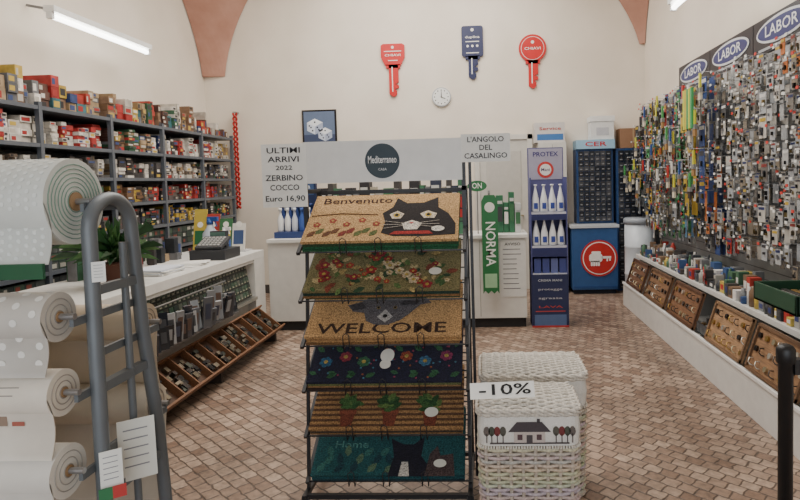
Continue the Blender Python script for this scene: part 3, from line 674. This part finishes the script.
b=B('handwritten_price_sign'); T=front(-.945,2.725,1.55); b.rect(-.108,.108,-.15,.15,T,.003,(228,228,224),'paper')
for t,v_,h_,w_ in (('ULTIMI',.118,.028,.16),('ARRIVI',.076,.028,.15),('2022',.036,.022,.08),('ZERBINO',-.012,.028,.18),('COCCO',-.058,.028,.14),('Euro 16,90',-.11,.028,.19)): b.text(t,0,v_,h_,T,(34,34,40),.005,width=w_)
b.done()
b=B('handwritten_department_sign'); T=front(.012,2.725,1.655); b.rect(-.115,.115,-.065,.065,T,.003,(226,226,222),'paper')
for t,v_,w_ in (("L'ANGOLO",.038,.17),('DEL',0,.06),('CASALINGO',-.038,.20)): b.text(t,0,v_,.026,T,(34,34,40),.005,width=w_)
b.done()

# ---------------------------------------------------------------- wicker baskets
def basket(x0,x1,y0,y1,hh):
    b=B('wicker_laundry_basket'); wc=(202,193,180)
    cx,cy=(x0+x1)/2,(y0+y1)/2; hw,hd=(x1-x0)/2,(y1-y0)/2
    def per(hw,hd,n,r=.045):
        P=[];base=rrect(-hw,hw,-hd,hd,r,8); m=len(base); acc=[0]
        for i in range(m): acc.append(acc[-1]+math.dist(base[i],base[(i+1)%m]))
        i=0
        for k in range(n):
            d=acc[-1]*k/n
            while acc[i+1]<d: i+=1
            t=(d-acc[i])/max(1e-9,acc[i+1]-acc[i]); a=base[i];c=base[(i+1)%m]
            p=(a[0]+(c[0]-a[0])*t,a[1]+(c[1]-a[1])*t); tx,ty=c[0]-a[0],c[1]-a[1]; l=math.hypot(tx,ty) or 1
            P.append((p[0],p[1],ty/l,-tx/l))
        return P
    def shell(z0,z1,s0,s1,col):
        P0=per(hw*s0-.006,hd*s0-.006,60);P1=per(hw*s1-.006,hd*s1-.006,60)
        vs=[(cx+x,cy+y,z0) for x,y,_,_ in P0]+[(cx+x,cy+y,z1) for x,y,_,_ in P1]
        b.mesh(vs,[(i,(i+1)%60,(i+1)%60+60,i+60) for i in range(60)]+[tuple(range(60))[::-1]],col,'wicker')
    zt=hh-.165
    shell(0.002,zt,.93,.99,(140,126,110))
    n=26; rows=int(zt/.0165); sub=6
    for j in range(rows):
        z=.010+j*.0165; s_=.93+.06*z/zt; P=per(hw*s_,hd*s_,n*sub)
        pts=[]
        for i,(x,y,nx,ny) in enumerate(P+P[:1]):
            d=.006*math.cos(math.pi*i/sub+math.pi*(j%2)); pts.append((cx+x+nx*d,cy+y+ny*d,z))
        b.tube(pts,.0072,(wc[0]+R.randint(-14,8),wc[1]+R.randint(-14,8),wc[2]+R.randint(-14,8)),'wicker',6)
    P0=per(hw*.93,hd*.93,n);P1=per(hw*.99,hd*.99,n)
    for i in range(n): b.tube([(cx+P0[i][0],cy+P0[i][1],.003),(cx+P1[i][0],cy+P1[i][1],zt)],.008,(190,178,164),'wicker',6)
    for q in range(3):
        P=per(hw*(.94),hd*(.94),90); b.tube([(cx+x+nx*.004*math.sin(i*.7+q*2.1),cy+y+ny*.004*math.sin(i*.7+q*2.1),.012+.006*math.cos(i*.7+q*2.1)) for i,(x,y,nx,ny) in enumerate(P+P[:1])],.006,wc,'wicker',6)
    def ring(z0,z1,s_,col,kind,bul=0):
        P=per(hw*s_,hd*s_,80);vs=[]
        for z,q in ((z0,0),(z0+(z1-z0)*.5,bul),(z1,0)):
            vs+=[(cx+x+nx*q,cy+y+ny*q,z) for x,y,nx,ny in P]
        N=80;fs=[(j*N+i,j*N+(i+1)%N,(j+1)*N+(i+1)%N,(j+1)*N+i) for j in range(2) for i in range(N)]
        fs.append(tuple(range(N))[::-1]); fs.append(tuple(range(2*N,3*N)))
        b.mesh(vs,fs,col,kind,False)
    ring(hh-.165,hh-.045,1.0,(226,224,218),'fabric',.006)
    P=per(hw*1.0+.002,hd*1.0+.002,120)
    for i in range(0,120): b.tube([(cx+P[i][0],cy+P[i][1],hh-.165),(cx+P[i][0]+P[i][2]*.002,cy+P[i][1]+P[i][3]*.002,hh-.175)],.004,(222,218,208),'fabric',5)
    T=front(cx,cy-hd-.0065,hh-.157)
    g1=(82,76,78)
    b.poly([(-.085,.052),(-.05,.092),(.05,.092),(.085,.052)],T,.001,(76,70,74),'fabric'); b.rect(-.062,.062,.008,.052,T,.001,(196,184,178),'fabric'); b.rect(-.012,.012,.008,.04,T,.001,g1,'fabric',.001); b.rect(.03,.042,.09,.105,T,.001,g1,'fabric')
    for q in (-.038,.038): b.rect(q-.010,q+.010,.02,.042,T,.001,(90,70,74),'fabric',.001)
    for sx in (-1,1):
        for q,c in ((.105,(90,88,80)),(.128,(120,60,60)),(.150,(80,84,74)),(.170,(104,96,92))):
            if q<hw-.025:
                b.disc(sx*q,.055,.013,T,.001,c,'fabric',n=10,ry=.02); b.rect(sx*q-.002,sx*q+.002,.008,.045,T,.001,g1,'fabric')
    b.rect(-hw+.045,hw-.045,.003,.009,T,.001,g1,'fabric')
    ring(hh-.045,hh-.022,1.01,(190,178,162),'wicker',0)
    P=per(hw*1.02,hd*1.02,120)
    for lv in (-.036,-.022):
        for s_ in (0,math.pi): b.tube([(cx+x+nx*.004*math.sin(i*.9+s_),cy+y+ny*.004*math.sin(i*.9+s_),hh+lv+.005*math.cos(i*.9+s_)) for i,(x,y,nx,ny) in enumerate(P+P[:1])],.0062,(210,203,192),'wicker',6)
    b.box(cx-hw+.01,cx+hw-.01,cy-hd+.01,cy+hd-.01,hh-.024,hh-.016,(150,138,122),'wicker')
    m=int(2*hd/.016); ns=int(2*hw/.034)
    for j in range(m):
        yy=cy-hd+.012+j*(2*hd-.024)/(m-1)
        pts=[]
        for i in range(ns*4+1):
            u=i/(ns*4); xx=cx-hw+.006+u*(2*hw-.012); cr=.012*math.sin(math.pi*u)*math.sin(math.pi*j/(m-1))
            pts.append((xx,yy,hh-.014+cr+.005*math.cos(math.pi*i/4+math.pi*(j%2))))
        k=R.randint(-12,6); b.tube(pts,.0072,(212+k,206+k,196+k),'wicker',6)
    return b.done()
basket(-.045,.36,2.27,2.56,.605)
basket(-.035,.455,2.66,3.00,.61)
b=B('discount_tag'); T=frame((.055,2.30,.633),(1,.03,.02),(0,.55,.83)); b.rect(-.130,.130,-.01,.055,T,.003,(238,238,234),'paper'); b.text('-10%',.01,.023,.045,T,(16,16,18),.005,width=.21); b.done()

# ---------------------------------------------------------------- fabric roll stand (foreground left)
b=B('fabric_roll_stand'); gm=(100,105,109)
yf=1.40
def side(X):
    cyy,rr=1.485,.085
    arcp=[(X,cyy-rr*math.cos(math.radians(a)),1.405+.075*math.sin(math.radians(a))) for a in range(0,181,15)]
    pts=[(X,yf,.06),(X,yf,.7)]+arcp+[(X,1.60,1.1),(X,1.65,.8),(X,1.71,.06)]
    b.tube(pts,.018,gm,'paint',12)
    b.tube([(X+.0,1.545,.06),(X+.0,1.53,1.30),(X,1.53,1.36)],.010,gm,'paint',10)
    for z,y2 in ((1.25,1.58),(1.0,1.62),(.72,1.66),(.45,1.68),(.2,1.70)): b.bar((X,yf,z),(X,y2,z),.018,.024,gm)
    b.bar((X,1.18,.06),(X,1.88,.06),.04,.04,gm)
    for y in (1.21,1.85): b.cyl((X-.015,y,.03),(X+.015,y,.03),.03,(40,40,40),'plastic',14)
side(-.985); side(-2.48)
for y,z in ((1.40,.3),(1.71,.1)): b.bar((-2.48,y,z),(-.985,y,z),.03,.03,gm)
RL=[(1.42,1.475,.108),(1.34,1.20,.060),(1.34,1.015,.056),(1.34,.82,.064)]
RB=[(1.70,1.10,.055),(1.72,.84,.06)]
for y,z,r in RL+RB:
    b.bar((-1.0,min(y,1.40),z-.016),(-1.0,max(y,1.60),z-.016),.01,.02,gm); b.bar((-2.46,min(y,1.40),z-.016),(-2.46,max(y,1.60),z-.016),.01,.02,gm)
b.done()
def roll(y,z,r,col,drop,pat,edge=None,side_=-1,xr=-1.03):
    b=B('oilcloth_roll'); xl=-2.42
    n=40
    b.cyl((xl,y,z),(xr,y,z),r,col,'cloth',n)
    b.cyl((-2.50,y,z),(-.99,y,z),.008,(170,170,172),'metal',10)
    if edge:
        turns=7 if r>.09 else 3
        for t in range(turns):
            rr=r*(.25+.72*t/turns); q=[(xr+.001,y+rr*math.cos(a*math.pi/14),z+rr*math.sin(a*math.pi/14)) for a in range(29)]
            b.tube(q,.0014,edge,'paper',5)
    b.cyl((xr,y,z),(xr+.004,y,z),r*.22,(150,120,86),'paper',16)
    ys=y+side_*r
    N=10;vs=[];fs=[]
    for j in range(N+1):
        t=j/N; zz=z-drop*t; yy=ys-side_*.02*math.sin(t*3)
        for X in (xl,xr): vs+=[(X,yy,zz),(X,yy+.003,zz)]
    for j in range(N):
        a=4*j; fs+= [(a,a+2,a+6,a+4),(a+1,a+5,a+7,a+3),(a+2,a+3,a+7,a+6),(a,a+4,a+5,a+1)]
    b.mesh(vs,fs,col,'cloth',True)
    pat(b,y,z,r,xl,xr,drop,side_); b.done()
def dots(c,du,da,s_):
    def f(b,y,z,r,xl,xr,drop,sd):
        i=0; X=xr-.02
        while X>-1.75:
            a=math.radians(85)
            while a<math.radians(182):
                aa=a+(da/2/r if i%2 else 0); ny,nz=math.cos(aa),math.sin(aa); T=frame((X,y+ny*(r+.0004),z+nz*(r+.0004)),(1,0,0),(0,nz,-ny))
                b.disc(0,0,s_,T,.0008,c,'paper',n=10); a+=da/r
            zz=z-.02-(da/2 if i%2 else 0)
            while zz>z-drop+.01:
                t=(z-zz)/drop; T=front(X,y-r+.02*math.sin(t*3)-.0005,zz); b.disc(0,0,s_,T,.0008,c,'paper',n=10); zz-=da
            X-=du; i+=1
    return f
def prints(b,y,z,r,xl,xr,drop,sd):
    def put(x,v,fn):
        if v>0:
            a=math.radians(180)-v/r; ny,nz=math.cos(a),math.sin(a); T=frame((x,y+ny*(r+.0006),z+nz*(r+.0006)),(1,0,0),(0,nz,-ny))
        else:
            t=-v/drop; T=front(x,y-r+.02*math.sin(t*3)-.0010,z+v)
        fn(T)
    ink=(130,122,118)
    for k in range(5):
        xx=xr-.16-k*.17
        put(xx,.045,lambda T:b.disc(0,0,.014,T,.0008,(170,62,54),'paper',n=16))
        for q in range(3): put(xx+.06,.03-q*.018,lambda T,q=q:b.rect(-.03,.03-.012*q,-.001,.001,T,.0008,ink,'paper'))
        put(xx+.03,-.05,lambda T:(b.rect(-.018,.018,-.016,.016,T,.0008,(140,120,104),'paper'),b.rect(.03,.06,-.016,-.006,T,.0008,(160,90,76),'paper'),b.rect(-.02,.07,.024,.0255,T,.0008,ink,'paper')))
        put(xx-.05,-.09,lambda T:b.disc(0,0,.010,T,.0008,(160,80,66),'paper',n=12))
none=lambda *a:None
roll(*RL[0],(206,209,204),.145,dots((218,221,217),.020,.020,.0055),(120,150,136))
roll(*RL[1],(194,189,181),.13,dots((226,224,218),.045,.04,.009),(150,146,140))
roll(*RL[2],(220,212,199),.145,prints,(160,150,140))
roll(*RL[3],(216,212,204),.26,none,(160,156,150))
roll(*RB[0],(186,170,148),.24,none,(150,140,130),1)
roll(*RB[1],(200,190,174),.34,none,(150,140,130),1)
b=B('green_edge_strip'); b.box(-2.42,-1.03,1.298,1.306,1.298,1.334,(30,84,56),'plastic'); b.done()
b=B('price_label_cards')
for (x,y,z,w,h_,c) in ((-.957,1.39,.80,.05,.09,(226,226,220)),(-.957,1.50,.80,.09,.16,(214,214,206)),(-.960,1.39,1.30,.03,.05,(230,230,226))):
    T=frame((x,y,z),(.8,.6,0),(0,.15,1)); b.rect(-w/2,w/2,-h_/2,h_/2,T,.002,c,'paper')
    for q in range(5): b.rect(-w*.35,w*.3,h_*(.32-.15*q),h_*(.34-.15*q),T,.001,(130,130,136),'paper',.002)
T=frame((-.95,1.38,.81),(.8,.6,0),(0,.1,1)); b.rect(-.03,.0,-.08,-.05,T,.003,(40,110,66),'paper'); b.rect(.0,.03,-.08,-.05,T,.003,(176,50,46),'paper')
b.done()

# ---------------------------------------------------------------- camera and light
cam=bpy.data.cameras.new('camera'); co=bpy.data.objects.new('camera',cam); scene.collection.objects.link(co)
cam.sensor_width=36; cam.lens=26.1; cam.shift_x=-.074; cam.shift_y=-.0475; cam.clip_start=.05
co.matrix_world=Matrix.Translation((0,0,1.5))@Matrix.Rotation(math.radians(2.5),4,'Z')@Matrix.Rotation(math.radians(87),4,'X')@Matrix.Rotation(math.radians(-1.5),4,'Z')
scene.camera=co
w=bpy.data.worlds.new('world'); scene.world=w; w.use_nodes=True
w.node_tree.nodes['Background'].inputs['Color'].default_value=(.85,.92,1,1); w.node_tree.nodes['Background'].inputs['Strength'].default_value=1.2
def area(name,loc,rot,sx,sy,p,c):
    l=bpy.data.lights.new(name,'AREA'); l.shape='RECTANGLE'; l.size=sx; l.size_y=sy; l.energy=p; l.color=c
    o=bpy.data.objects.new(name,l); o.location=loc; o.rotation_euler=rot; scene.collection.objects.link(o)
area('ceiling_light_mid',(-.8,4.2,4.6),(0,0,0),3.0,4.0,205,(1,.96,.90))
area('ceiling_light_back',(-.8,6.6,4.6),(0,0,0),3.0,1.5,100,(1,.96,.90))
area('shopfront_daylight',(-.3,-1.3,1.7),(math.radians(90),0,0),3.4,2.2,42,(.92,.96,1))
